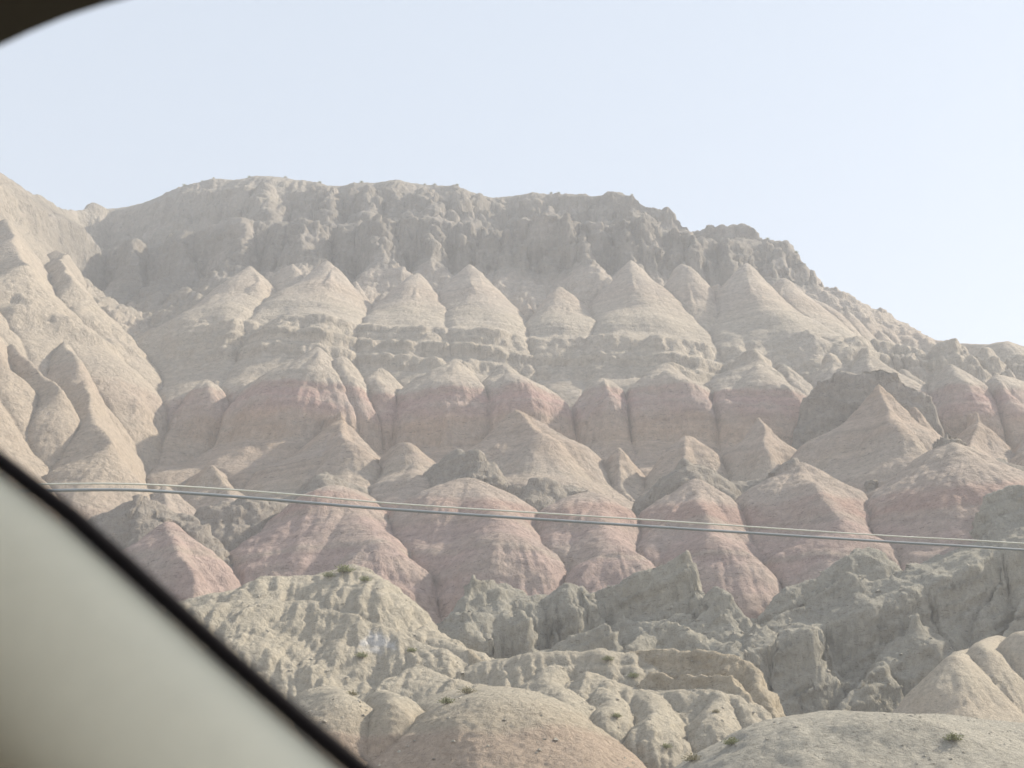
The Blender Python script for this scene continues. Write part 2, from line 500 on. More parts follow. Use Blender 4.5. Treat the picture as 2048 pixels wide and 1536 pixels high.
# capped promontories between the rows
for u, v, D, b in [(620, 648, 176, 14), (560, 682, 178, 10), (700, 678, 177, 10), (900, 668, 181, 10), (975, 690, 181, 10), (830, 690, 180, 10), (1060, 702, 180, 10), (1190, 705, 181, 10), (1262, 690, 181, 12),
                (1335, 688, 182, 12), (1420, 700, 182, 10), (1510, 655, 187, 14), (1600, 690, 185, 12), (1680, 692, 184, 14), (1760, 692, 185, 14), (430, 705, 180, 10),
                (340, 750, 176, 12), (490, 695, 181, 10), (1130, 708, 181, 9), (1880, 690, 182, 18), (1970, 698, 182, 18), (2060, 706, 182, 18), (2160, 716, 182, 18), (1820, 700, 183, 16)]:
    A.cone(u, v, D, back=b, rise=.12, k=1.0, rnd=.8, amp=1.2, rug=.3)
# collar row
for u, v, D, kk in [(425, 755, 168, 1.0), (630, 695, 166, .95), (690, 715, 166, 1.1), (560, 735, 166, 1.2), (768, 738, 168, 1.2), (895, 722, 170, 1.0), (850, 750, 168, 1.2), (1012, 727, 169, 1.0), (1070, 765, 167, 1.2),
                    (1203, 757, 168, 1.0), (1343, 730, 170, 1.0), (1497, 702, 172, 1.0), (1560, 730, 171, 1.2), (1655, 715, 174, 1.0), (1725, 700, 172, 1.1),
                    (1908, 728, 168, .95), (2010, 747, 166, 1.0), (2120, 760, 166, 1.0), (1800, 740, 172, 1.2)]:
    A.cone(u, v, D - 9, back=14, rise=.24, k=kk * .84, rnd=.4, R=42, amp=.36, ly=1.1, front=4, g=.7)
# mid row
for u, v, D, kk, rn in [(660, 822, 150, .95, .8), (820, 885, 140, 1.0, 2.5), (1043, 822, 149, .85, .6), (1110, 890, 146, 1.2, .8), (1235, 898, 146, 1.1, .4), (1375, 870, 146, 1.1, .5),
                    (1513, 835, 150, 1.0, .5), (1755, 772, 143, .95, .5), (1830, 820, 143, 1.2, .5), (1935, 822, 150, 1.0, .6), (2060, 850, 148, 1.0, .6), (430, 932, 140, 1.1, .5),
                    (330, 970, 132, 1.2, .6)]:
    A.cone(u, v, D - 11, back=12, rise=.25, k=kk * 1.0, rnd=rn * .4, R=40, amp=.35, front=8, g=.72, lean=random.uniform(-.05, .25))
# grey crags on the mountain
crag(A, [(1722, 735, 156), (1600, 800, 158)], k=1.7, rnd=.1)
crag(A, [(1722, 735, 156), (1850, 790, 156)], k=1.7, rnd=.1)
crag(A, [(955, 905, 130), (900, 925, 132), (800, 985, 134)], k=1.5)
crag(A, [(955, 905, 130), (985, 940, 130)], k=1.5)
crag(A, [(650, 942, 130), (590, 975, 131)], k=1.4)
crag(A, [(650, 942, 130), (760, 985, 132)], k=1.4)
crag(A, [(1075, 960, 128), (1010, 985, 128)], k=1.4)
crag(A, [(1075, 960, 128), (1170, 975, 130)], k=1.4)
crag(A, [(1375, 925, 128), (1330, 960, 128)], k=1.4)
crag(A, [(1375, 925, 128), (1460, 965, 132), (1560, 960, 132)], k=1.4)
crag(A, [(1580, 922, 124), (1530, 965, 130)], k=1.5)
crag(A, [(1720, 965, 126), (1800, 940, 130), (1880, 865, 124)], k=1.4)
crag(A, [(1880, 865, 124), (1960, 900, 126), (2060, 930, 126)], k=1.4)
crag(A, [(275, 1000, 115), (330, 1010, 116), (370, 1030, 116)], k=1.2)
crag(A, [(275, 1000, 115), (160, 1040, 114), (60, 1080, 112)], k=1.1, rug=.3)
crag(A, [(420, 1030, 122), (520, 1000, 124), (600, 1010, 126)], k=1.1)
crag(A, [(400, 1062, 120), (470, 1080, 121)], k=1.0, rug=.35)
# pink row
for u, v, D, kk, rn in [(700, 972, 118, .85, 3.0), (955, 955, 119, .95, 1.6), (1165, 985, 117, .9, 2.6), (1385, 958, 117, .95, 1.0), (1590, 925, 119, .95, .6),
                    (1885, 878, 119, .85, .6), (335, 1042, 104, 1.1, .6), (2090, 930, 121, 1.05, .8), (1740, 1040, 114, 1.1, .6), (2230, 900, 121, 1.1, 1.0)]:
    A.cone(u, v, D - 4, back=10, rise=.2, k=kk * .93, rnd=rn * .55, R=60, amp=.5, mat=2, front=13 if u < 1800 else 5, g=.72, lean=.2)

PK = (.452, .354, .304)
tabA = [(-20, .42, .345, .27), (14, .43, .345, .275), (18, .44, .33, .268), (20,) + PK, (23.4,) + PK, (23.8, .46, .385, .315), (24.3,) + PK, (27,) + PK, (28, .47, .375, .305), (28.6, .44, .32, .265), (30, .45, .335, .275), (30.7, .47, .40, .33), (36, .46, .40, .315),
        (39, .45, .375, .295), (44, .44, .36, .28), (46.5, .46, .365, .27), (49.6, .45, .345, .263), (50.5, .45, .332, .278), (51.6, .44, .32, .275), (51.9, .47, .37, .31), (52.2, .435, .31, .27), (53.3, .44, .32, .275), (53.6, .46, .36, .295), (54.1, .44, .32, .27), (54.7, .475, .425, .345),
        (66, .455, .41, .325), (72, .465, .42, .335), (76, .455, .41, .325), (81, .465, .405, .32), (84, .455, .39, .31), (87, .465, .41, .33), (96, .43, .38, .31), (99.5, .265, .242, .20),
        (110, .225, .206, .172), (131, .245, .224, .185), (138, .29, .265, .215), (150, .31, .285, .235)]


def colA(s, X, Y, Z, wid, pm, rg, n):
    w = s + 20 * smooth(-40, -52, X) * smooth(182, 196, Y) * smooth(70, 80, s) + .6 * n2(X / 14, Y / 14 + 3) + .3 * n2(X / 3, Y / 3 + 30) + .18 * n3(X / .8, Y / .8, Z / .8)
    w = np.where((X > 50) & (w > 93), 93 + (w - 93) * (1 - smooth(52, 58, X)), w)
    c = ramp(w, tabA)
    fine = 1 + .055 * np.tanh(4 * n2(s / .45, X / 60)) + .05 * np.tanh(3 * n2(s / 1.3 + 40, X / 60)) - .10 * smooth(.35, .55, n2(s / .6 + 80, X / 50))
    m = n3(X / 6, Y / 6, Z / 6)
    c = c * fine[..., None]
    tan = smooth(.0, .45, n3(X / 4 + 40, Y / 4, Z / 2.5))[..., None] * .5 * (s < 56)[..., None]
    c = c * (1 - tan) + np.array([.46, .39, .32]) * tan
    # patches of bleached or greyer crust
    g = smooth(.12, .5, m)[..., None] * .35
    c = c * (1 - g) + np.array([.44, .40, .34]) * g
    # grey rock crags
    gk = np.where(pm == 1, .9, 0)[..., None]
    c = c * (1 - gk) + np.array([.325, .30, .25]) * gk
    gk = np.where(pm == 4, .35 + .35 * smooth(56, 52, s), 0)[..., None]
    c = c * (1 - gk) + np.array([.46, .39, .30]) * gk
    # left flank is yellower and less pink
    c = c * np.array([.95, .918, .945])
    yl = (smooth(-20, -55, X) * smooth(222, 200, Y) * np.where(s > 33, .6, .15))[..., None]
    c = c * (1 - yl) + np.array([.42, .36, .29]) * yl
    return c


def ampA(s, X, Y):
    a = np.full_like(s, .8)
    a = np.where((s > 55) & (s < 62), .5, a)
    a = np.where((s >= 62) & (s < 71.5), 1.5, a)
    a = np.where((s > 71.5) & (s < 99), .38, a)
    rg = .75 * smooth(98, 104, s) * (1 - .75 * smooth(-28, -46, X) * smooth(240, 210, Y)) * (1 - .6 * smooth(130, 136, s))
    rg = np.maximum(rg, .5 * smooth(61.5, 63, s) * smooth(73, 70, s))
    rg = np.maximum(rg, .12 * smooth(45, 47, s) * smooth(56, 54, s))
    rg = rg * (1 - smooth(52, 58, X)) * (1 - .5 * smooth(-38, -46, X)) * (1 - .85 * smooth(-64, -71, X)) * (1 - .4 * smooth(131, 136, s))
    return a, rg


mount, gridA = build_hill('mountain', A, -.47, .47, 84, 290, 960, 800, M_far, colA, ampA, scale=1.0, micro=.7, ribs=(1.7, 9., .6), plates=.9)

# ------------------------------------------------------------------ grey rugged spur on the right
_r = random.Random(4); _b = []; _s = -55.
while _s < 55:
    _h = _r.uniform(1.2, 3.4); _b.append((_s, _s + _h, 66)); _s += _h
    _h = _r.uniform(.8, 2.2); _b.append((_s, _s + _h, 36)); _s += _h
stB = Strata(_b, [(-60, 60, .7)], seed=11)
B = Hill(stB, warp=(2.2, 8.0), off=lambda x, y: -.42 * np.asarray(x))
spur = [
    [(960, 1150, 93), (1010, 1165, 95), (1060, 1190, 96)], [(960, 1150, 93), (900, 1260, 92), (840, 1300, 92)],
    [(1130, 1160, 94), (1060, 1215, 92)], [(1130, 1160, 94), (1220, 1215, 93), (1290, 1250, 90)],
    [(1330, 1118, 97), (1240, 1165, 98), (1180, 1190, 97)], [(1330, 1118, 97), (1365, 1180, 95), (1440, 1230, 92)],
    [(1400, 1185, 92), (1470, 1240, 90)], [(1590, 1172, 98), (1520, 1230, 96), (1440, 1290, 94)], [(1590, 1172, 98), (1660, 1225, 95), (1740, 1270, 92)],
    [(1720, 1095, 104), (1640, 1140, 102), (1590, 1172, 98)], [(1800, 1140, 101), (1900, 1105, 104), (1990, 1060, 106)], [(1800, 1140, 101), (1740, 1190, 97)],
    [(2010, 968, 108), (2080, 960, 110), (2300, 940, 112)], [(2010, 968, 108), (1990, 1060, 105), (1900, 1150, 100)],
    [(2060, 1060, 102), (2000, 1150, 97), (1940, 1230, 92)], [(2150, 1080, 100), (2080, 1180, 94), (2000, 1270, 88)],
    [(1560, 1260, 90), (1500, 1320, 86)], [(1640, 1290, 88), (1580, 1350, 84)], [(1050, 1225, 88), (960, 1290, 86)],
    [(1180, 1260, 85), (1080, 1300, 84)], [(1320, 1250, 86), (1250, 1300, 84)], [(1470, 1260, 86), (1490, 1320, 82)], [(1740, 1330, 84), (1700, 1400, 80)], [(1840, 1230, 90), (1780, 1300, 86)],
    [(1110, 1230, 90), (1040, 1262, 88)], [(2200, 1000, 104), (2200, 1200, 90)], [(1690, 1150, 99), (1620, 1200, 96), (1560, 1235, 93)],
    [(1880, 1170, 96), (1820, 1215, 93), (1760, 1250, 90)], [(1400, 1215, 91), (1350, 1250, 89)], [(1250, 1225, 92), (1330, 1240, 90)]]
for pts in spur:
    pts = [(a, b, 85 + (d - 85) * .55 if d > 85 else d) for a, b, d in pts]
    B.add(pts, k=1.3, rnd=.25, R=24, rug=.35, amp=1.0)


def colB(s, X, Y, Z, wid, pm, rg, n):
    m = n3(X / 4, Y / 4, Z / 3)
    c = np.array([.335, .312, .262])[None, None] * (1 + .06 * n2(s / .5, X / 30) + .08 * m)[..., None]
    g = smooth(.05, .5, n3(X / 7 + 4, Y / 7, Z / 7))[..., None] * .4
    return c * (1 - g) + np.array([.40, .37, .30]) * g


spur_o, gridB = build_hill('grey_spur', B, -.10, .52, 74, 112, 600, 370, M_mid, colB,
                           lambda s, X, Y: (np.full_like(s, 1.0), np.full_like(s, .35)), scale=.55, micro=.9, sharp=-1, gully=.8, plates=1.3)

# ------------------------------------------------------------------ pale cones low on the right
stD = Strata([(-60, 60, 44)], seed=4, fine=.2)
Dh = Hill(stD, warp=(.8, 8.0))
Dh.add([(1890, 1312, 70), (1960, 1296, 80)], rnd=.6, R=30, amp=.7)
Dh.add([(1965, 1292, 72), (2010, 1270, 80)], rnd=.6, R=30, k=1.1, amp=.7)
Dh.add([(2060, 1262, 74), (2150, 1240, 84)], rnd=.8, R=34, amp=.7)
Dh.add([(2250, 1270, 72), (2300, 1230, 84)], rnd=1.2, R=34, amp=.4)


def colD(s, X, Y, Z, wid, pm, rg, n):
    w = .5 + .5 * n2(s / 1.6, X / 60)
    a = np.array([.465, .395, .315]); b = np.array([.47, .42, .335])
    return a * w[..., None] + b * (1 - w[..., None])


cones_o, gridD = build_hill('pale_cones', Dh, .20, .55, 58, 92, 300, 180, M_near, colD,
                            lambda s, X, Y: (np.full_like(s, .8), np.full_like(s, .04)), scale=.5, micro=.6)

# ------------------------------------------------------------------ foreground slope
stC = Strata([(-60, 60, 39)], [(-60, 60, .35)], seed=21)
Cc = Hill(stC, warp=(1.0, 7.0))
front = [(250, 1230, 70), (380, 1200, 72), (460, 1182, 73), (530, 1152, 74), (600, 1152, 75), (680, 1130, 75), (740, 1155, 74), (800, 1190, 73), (822, 1225, 72),
         (850, 1265, 71), (920, 1290, 69), (960, 1325, 67), (1060, 1306, 66), (1150, 1306, 66), (1200, 1296, 66), (1250, 1308, 66), (1340, 1298, 66),
         (1420, 1310, 65), (1490, 1328, 64), (1520, 1372, 62), (1582, 1440, 60)]
for i in range(len(front) - 1):
    cliff = front[i][0] >= 1240 or front[i][0] == 920
    Cc.add([front[i], front[i + 1]], rnd=.3 if cliff else .5, k=2.6 if cliff else 1.1, mat=5 if cliff else 0, rug=.45 if cliff else .12, gid=-7)
crest2 = [(330, 1240, 68), (400, 1214, 70), (500, 1196, 71), (620, 1202, 71), (700, 1226, 70), (800, 1262, 69), (880, 1294, 67.5)]
for i in range(len(crest2) - 1):
    Cc.add([crest2[i], crest2[i + 1]], rnd=.6, k=1.1, mat=0, rug=.05, gid=-6)
# tan ledge cliffs and a few ribs down the slope
foot = [(860, 1330, 64.5), (930, 1358, 63.5), (970, 1368, 63.3)]
for pts in [foot, [(1190, 1340, 63.6), (1290, 1378, 62.6), (1400, 1378, 62), (1470, 1392, 61), (1530, 1440, 59.5)]]:
    Cc.add(pts, rnd=1.2, k=1.0, mat=0, rug=.1)
Cc.add([(1310, 1345, 63.2), (1390, 1350, 62.8), (1470, 1362, 62), (1510, 1395, 60.6)], rnd=.3, k=2.6, mat=5, rug=.5)
for pts in [[(1110, 1400, 58.5), (1095, 1325, 65)], [(1200, 1420, 58), (1190, 1330, 65)], [(1320, 1440, 56.5), (1290, 1375, 62)], [(1450, 1430, 57.5), (1430, 1380, 61)]]:
    Cc.add(pts, rnd=.5, k=1.05, mat=0, rug=.05, amp=.9)
# smooth domes at the bottom
Cc.add([(1010, 1392, 55.5), (990, 1372, 60)], rnd=2.6, R=34, k=.82, mat=3, amp=.22)
Cc.add([(805, 1398, 54.5), (800, 1375, 60)], rnd=.5, R=26, k=1.2, mat=3, amp=.25)
Cc.add([(685, 1392, 55), (680, 1370, 60)], rnd=.9, R=28, k=.98, mat=3, amp=.25)
Cc.add([(540, 1450, 53), (520, 1400, 58)], rnd=1.4, R=28, k=.95, mat=3, amp=.4)
Cc.add([(350, 1400, 53), (320, 1300, 60)], rnd=1.4, R=28, k=.95, mat=3, amp=.4)
Cc.add([(100, 1300, 55), (100, 1200, 66)], rnd=1.4, R=40, k=.95, mat=0, amp=.4)


def colC(s, X, Y, Z, wid, pm, rg, n):
    m = n3(X / 3, Y / 3, Z / 3)
    base = np.array([.475, .44, .36]) * (1 + .07 * m + .05 * n2(s / .3, X / 20))[..., None]
    led = (np.where(pm == 5, .85, .15))[..., None]
    base = base * (1 - led) + np.array([.45, .39, .29]) * led
    pk = np.array([.465, .41, .32])[None, None] * np.ones_like(base)
    b2 = smooth(4.6, 5.2, s + .5 * m) * smooth(6.6, 6.1, s + .5 * m)
    pk = pk * (1 - b2[..., None]) + np.array([.455, .37, .29]) * b2[..., None]
    w = np.where(pm == 3, 1., 0)[..., None] * smooth(8.2, 6.8, s)[..., None]
    c = base * (1 - w) + pk * w
    # a white salt crust
    x0, y0, z0 = P(745, 1268, 66)
    d = np.sqrt((X - x0) ** 2 + ((Z - z0) * 1.2) ** 2) / 1.0 + .7 * n3(X / .5, Y / .5, Z / .5)
    k = (smooth(.9, .3, d) * .8)[..., None]
    c = c * np.array([.92, .895, .89])
    return c * (1 - k) + np.array([.64, .62, .60]) * k


fore, gridC = build_hill('foreground_slope', Cc, -.46, .33, 42, 84, 720, 450, M_near, colC,
                         lambda s, X, Y: (np.full_like(s, .75), np.full_like(s, .13)), scale=.42, micro=1.0, gully=.4, ribs=(1.0, 4., .42), plates=.6)

# ------------------------------------------------------------------ gravel mound bottom right
stE = Strata([(-60, 60, 30)], seed=2, fine=.1)
E = Hill(stE, warp=(.7, 6.0))
E.add([(1700, 1426, 44), (1850, 1432, 50)], rnd=4.0, R=40, k=1.0, amp=.9)
E.add([(1850, 1434, 50), (2100, 1450, 50)], rnd=2.5, R=40, k=1.0, amp=.9)


def colE(s, X, Y, Z, wid, pm, rg, n):
    m = n3(X / 2, Y / 2, Z / 2)
    return np.array([.42, .39, .33])[None, None] * (1 + .08 * m)[..., None]


mound, gridE = build_hill('gravel_mound', E, .08, .52, 32, 58, 300, 170, M_near, colE,
                          lambda s, X, Y: (np.full_like(s, .5), np.full_like(s, .04)), scale=.5, micro=.7, rills=False, gully=0)

# ------------------------------------------------------------------ overhead cables
def tube(pts, rad, seg=10):
    vs, fs = [], []
    pts = np.array(pts, float)
    tn = np.gradient(pts, axis=0); tn /= np.linalg.norm(tn, axis=1)[:, None]
    up = np.array([0, 0, 1.0])
    for p, t in zip(pts, tn):
        a = np.cross(t, up); a /= np.linalg.norm(a); b = np.cross(a, t)
        for k in range(seg):
            th = 2 * math.pi * k / seg
            vs.append(p + rad * (math.cos(th) * a + math.sin(th) * b))
    for i in range(len(pts) - 1):
        for k in range(seg):
            k2 = (k + 1) % seg
            fs.append((i * seg + k, i * seg + k2, (i + 1) * seg + k2, (i + 1) * seg + k))
    fs.append(tuple(range(seg - 1, -1, -1))); fs.append(tuple(range((len(pts) - 1) * seg, len(pts) * seg)))
    return [tuple(v) for v in vs], fs


def spline(ctrl, n=90):
    c = np.array(ctrl, float)
    d = np.concatenate([[0], np.cumsum(np.linalg.norm(np.diff(c[:, :2], axis=0), axis=1))])
    q = np.linspace(0, d[-1], n)
    # smooth interpolation (Catmull-Rom)
    out = []
    for v in q:
        i = min(max(np.searchsorted(d, v) - 1, 0), len(c) - 2)
        t = (v - d[i]) / (d[i + 1] - d[i])
        p0, p1, p2, p3 = c[max(i - 1, 0)], c[i], c[i + 1], c[min(i + 2, len(c) - 1)]
        out.append(.5 * ((2 * p1) + (-p0 + p2) * t + (2 * p0 - 5 * p1 + 4 * p2 - p3) * t * t + (-p0 + 3 * p1 - 3 * p2 + p3) * t ** 3))
    return out


def cable(ctrl, rad, mat, label):
    pts = [P(*c) for c in spline(ctrl)]
    v, f = tube(pts, rad)
    me = bpy.data.meshes.new('overhead_cable'); me.from_pydata(v, [], f)
    me.polygons.foreach_set('use_smooth', np.ones(len(f), bool))
    o = link('overhead_cable', me, mat)
    tag(o, label, 'cable', 'overhead cables crossing in front of the mountain')


cable([(-700, 1010, 9.4), (-200, 974, 10.0), (110, 968, 10.3), (260, 968, 10.5), (400, 975, 10.8), (600, 990, 11.1), (800, 1008, 11.4), (1300, 1040, 12.2), (1750, 1070, 13.0), (2048, 1087, 13.5), (3000, 1150, 15)],
      .0068, plain('pale_wire', (.66, .67, .6), .6), 'thin pale upper cable crossing in front of the pink cones')
cable([(-700, 1020, 9.2), (-200, 988, 9.8), (110, 981, 10.1), (260, 980, 10.3), (400, 988, 10.6), (600, 1004, 10.9), (800, 1020, 11.2), (1300, 1053, 12.0), (1750, 1082, 12.8), (2048, 1100, 13.3), (3000, 1164, 15)],
      .0118, plain('dark_wire', (.30, .33, .35), .6), 'thicker dark blue-grey lower cable just beneath the pale one')

# ------------------------------------------------------------------ loose stones (uncountable)
def stones(name, grid, n, lo, hi, seed, mat, lim=None):
    r = np.random.RandomState(seed)
    X, Y, Z = grid
    nr, nc = X.shape
    gy = np.gradient(Z, axis=0) / (np.abs(np.gradient(Y, axis=0)) + 1e-3)
    i = r.randint(3, nr - 3, n * 3); j = r.randint(3, nc - 3, n * 3)
    keep = (np.abs(gy[i, j]) < 1.0) & (Z[i, j] > .5)
    if lim: keep &= lim(X[i, j], Y[i, j], Z[i, j])
    keep &= n2(X[i, j] / 2.5, Y[i, j] / 2.5) > r.uniform(-.6, .5, n * 3)
    i, j = i[keep][:n], j[keep][:n]
    m = len(i)
    f_i = r.uniform(0, 1, m)
    cx = X[i, j] + r.uniform(-.03, .03, m); cy = Y[i, j]; cz = Z[i, j]
    base = np.array([(1, 0, -.3), (.2, .95, -.2), (-.9, .3, -.3), (-.4, -.9, -.2), (.6, -.7, .1), (.1, .1, .75), (-.3, .2, .6)], float)
    tri = np.array([(0, 1, 5), (1, 6, 5), (1, 2, 6), (2, 3, 6), (3, 5, 6), (3, 4, 5), (4, 0, 5)])
    sz = lo + (hi - lo) * r.uniform(0, 1, m) ** 3
    a = r.uniform(0, 6.283, m); ca, sa = np.cos(a), np.sin(a)
    V = base[None] * (1 + r.uniform(-.3, .3, (m, 7, 3))) * sz[:, None, None]
    V = np.stack([V[..., 0] * ca[:, None] - V[..., 1] * sa[:, None] + cx[:, None], V[..., 0] * sa[:, None] + V[..., 1] * ca[:, None] + cy[:, None], V[..., 2] * .8 + cz[:, None]], -1)
    Fc = (tri[None] + 7 * np.arange(m)[:, None, None]).reshape(-1, 3)
    me = bpy.data.meshes.new(name); me.from_pydata(V.reshape(-1, 3).tolist(), [], Fc.tolist())
    at = me.attributes.new('earth', 'FLOAT_COLOR', 'POINT')
    c = np.array([.47, .43, .36])[None] * r.uniform(.85, 1.2, (m, 1))
    c = np.repeat(np.concatenate([c, np.zeros((m, 1))], 1), 7, 0).astype(np.float32)
    at.data.foreach_set('color', c.ravel())
    o = link(name, me, mat); o['kind'] = 'stuff'
    return o


stones('loose_stones', gridC, 2200, .03, .13, 3, M_near)
stones('mound_gravel', gridE, 1500, .02, .07, 5, M_near)
stones('spur_rubble', gridB, 1500, .05, .25, 6, M_mid)

# ------------------------------------------------------------------ shrubs
M_leaf = plain('shrub_leaf', (.25, .26, .13), .8, .35, 30)
M_dry = plain('dry_leaf', (.29, .26, .16), .8, .35, 30)
M_stem = plain('shrub_stem', (.14, .11, .08), .9)
from mathutils import Vector, bvhtree


def surf(grids, u, v):
    """first ground point met along the sight line"""
    best = None
    for (X, Y, Z) in grids:
        ct, st = math.cos(PITCH), math.sin(PITCH)
        x, y, z = X, Y, Z - CAMZ
        dep = y * ct + z * st
        uu = 1024 + F_PX * x / dep; vv = 768 - F_PX * (z * ct - y * st) / dep
        m = (np.abs(uu - u) < 4) & (np.abs(vv - v) < 5)
        if m.any():
            i = np.argmin(np.where(m, Y, 1e9))
            p = (X.flat[i], Y.flat[i], Z.flat[i])
            if best is None or p[1] < best[1]: best = p
    return best


def shrub_meshes(seed, n, dry):
    r = random.Random(seed)
    v, f = [], []
    for i in range(n):
        a = r.uniform(0, 6.283); el = r.uniform(.15, 1.45); L = r.uniform(.45, 1.0)
        d = Vector((math.cos(a) * math.cos(el), math.sin(a) * math.cos(el), math.sin(el) * .75))
        o = Vector((r.uniform(-.15, .15), r.uniform(-.15, .15), 0))
        for q in range(3):
            c = o + d * L * r.uniform(.35, 1.0)
            t = Vector((r.uniform(-1, 1), r.uniform(-1, 1), r.uniform(.2, 1.4))).normalized() * r.uniform(.10, .2)
            s = t.cross(Vector((r.uniform(-1, 1), r.uniform(-1, 1), r.uniform(-1, 1)))).normalized() * .032
            b = len(v)
            v += [tuple(c - s), tuple(c + s), tuple(c + t)]
            f.append((b, b + 1, b + 2))
    me = bpy.data.meshes.new('foliage'); me.from_pydata(v, [], f); me.materials.append(M_dry if dry else M_leaf)
    sv, sf = [], []
    for i in range(9):
        a = r.uniform(0, 6.283); el = r.uniform(.5, 1.4)
        d = Vector((math.cos(a) * math.cos(el), math.sin(a) * math.cos(el), math.sin(el) * .75)) * .8
        b = len(sv); w = .015
        sv += [(-w, -w, -.15), (w, -w, -.15), (0, w, -.15), tuple(d)]
        sf += [(b, b + 1, b + 3), (b + 1, b + 2, b + 3), (b + 2, b, b + 3)]
    ms = bpy.data.meshes.new('stems'); ms.from_pydata(sv, [], sf); ms.materials.append(M_stem)
    return me, ms


variants = [shrub_meshes(1, 260, False), shrub_meshes(2, 200, False), shrub_meshes(3, 170, True)]


def shrub(p, size, var, label, group, zs=1.0):
    root = bpy.data.objects.new('shrub', None); scene.collection.objects.link(root)
    root.location = p; root.rotation_euler = (0, 0, random.uniform(0, 6.28)); root.scale = (size, size, size * zs)
    tag(root, label, 'shrub', group)
    me, ms = variants[var]
    for nm, m in (('foliage', me), ('stems', ms)):
        o = bpy.data.objects.new(nm, m); scene.collection.objects.link(o); o.parent = root


near = [gridC, gridE, gridD]
G1 = 'low shrubs scattered over the foreground slope'
for u, v, size, var, lab in [
    (690, 1143, .60, 0, 'largest green shrub on the rounded crest of the foreground slope'),
    (655, 1150, .42, 1, 'green shrub just left of the largest one on the foreground crest'),
    (728, 1158, .40, 1, 'green shrub just right of the largest one on the foreground crest'),
    (721, 1313, .36, 0, 'olive shrub below the white salt crust on the foreground slope'),
    (827, 1299, .32, 1, 'small olive shrub left of the cracked tan ledge'),
    (708, 1386, .30, 2, 'brownish dry shrub above the narrow smooth dome'),
    (933, 1383, .40, 2, 'dry shrub on the shoulder above the big smooth dome'),
    (890, 1403, .34, 0, 'green shrub in the gully left of the big smooth dome'),
    (1215, 1318, .32, 0, 'green shrub on the crest left of the tan ledge cliff'),
    (1265, 1354, .34, 1, 'pale green shrub at the foot of the tan ledge cliff'),
    (1236, 1434, .26, 0, 'small green shrub low on the grey slope right of the big dome'),
    (1436, 1421, .22, 2, 'tiny dry shrub midway on the grey slope under the tan cliff'),
    (1335, 1493, .30, 1, 'green shrub near the bottom edge on the grey slope, left one of two'),
    (1461, 1485, .30, 0, 'green shrub near the bottom edge beside the gravel mound'),
    (1382, 1520, .32, 2, 'dry shrub at the very bottom of the grey slope'),
    (1908, 1479, .30, 0, 'lone green shrub on the gravel mound at bottom right')]:
    p = surf(near, u, v)
    if p: shrub(p, size * 1.25, var, lab, G1, .8)
    else: print('shrub missed', u, v)

sky_us = [(368, 376), (402, 362), (430, 357), (496, 354), (572, 356), (640, 366), (722, 366), (852, 368), (872, 370), (915, 377), (1100, 386), (1120, 388), (1262, 401), (1536, 494), (1594, 520)]
Xa, Ya, Za = gridA
ct, st = math.cos(PITCH), math.sin(PITCH)
dep = Ya * ct + (Za - CAMZ) * st
ua = 1024 + F_PX * Xa / dep; va = 768 - F_PX * ((Za - CAMZ) * ct - Ya * st) / dep
names = ['bush at the left end of the skyline row', 'bush on the rise left of the first summit', 'bush on top of the rounded left summit', 'bush between the two left summits',
         'bush on the second summit', 'bush just before the skyline dips', 'bush on the gentle middle skyline', 'left bush of a close pair on the middle skyline', 'right bush of a close pair on the middle skyline',
         'bush where the skyline starts down to the notch', 'left bush of two on the crest right of the notch', 'right bush of two on the crest right of the notch', 'bush on the overhanging lip of the cliff',
         'bush on the descending crest right of the dark crag', 'bush on the last rock step of the right ridge']
for (u, v), nm in zip(sky_us, names):
    m = np.abs(ua - u) < 3
    i = np.argmin(np.where(m, va, 1e9))
    shrub((Xa.flat[i], Ya.flat[i], Za.flat[i] - .1), random.uniform(.45, .8), random.choice([0, 1, 2]), 'small dark ' + nm, 'tiny bushes along the mountain skyline')

# ------------------------------------------------------------------ car window frame round the camera
car = bpy.data.objects.new('car', None); scene.collection.objects.link(car)
tag(car, 'car interior framing the view, grey pillar trim with black window seal', 'car')
M_trim = plain('trim_fabric', (.88, .84, .68), .8, .05, 90)
M_seal = plain('rubber_seal', (.008, .006, .007), .7, .3, 60, .1)
M_roof = plain('roof_lining', (.045, .04, .03), .9, .15, 60)


def sweep(name, path, prof, mat, parent):
    """path: (u,v,D) line; prof: offsets (across, towards the viewer) in metres"""
    pts = [np.array(P(*p)) for p in path]
    n = len(pts)
    vs = []
    for i, p in enumerate(pts):
        t = pts[min(i + 1, n - 1)] - pts[max(i - 1, 0)]; t /= np.linalg.norm(t)
        back = -p + np.array([0, 0, CAMZ]); back -= back.dot(t) * t; back /= np.linalg.norm(back)
        across = np.cross(t, back)            # lower left of the line
        if across[0] > 0 : across = -across
        for a, b in prof:
            vs.append(tuple(p + across * a + back * b))
    m = len(prof); fs = []
    for i in range(n - 1):
        for k in range(m):
            k2 = (k + 1) % m
            fs.append((i * m + k, i * m + k2, (i + 1) * m + k2, (i + 1) * m + k))
    fs.append(tuple(range(m - 1, -1, -1))); fs.append(tuple(range((n - 1) * m, n * m)))
    me = bpy.data.meshes.new(name); me.from_pydata(vs, [], fs)
    me.polygons.foreach_set('use_smooth', np.ones(len(fs), bool))
    o = link(name, me, mat, parent)
    return o


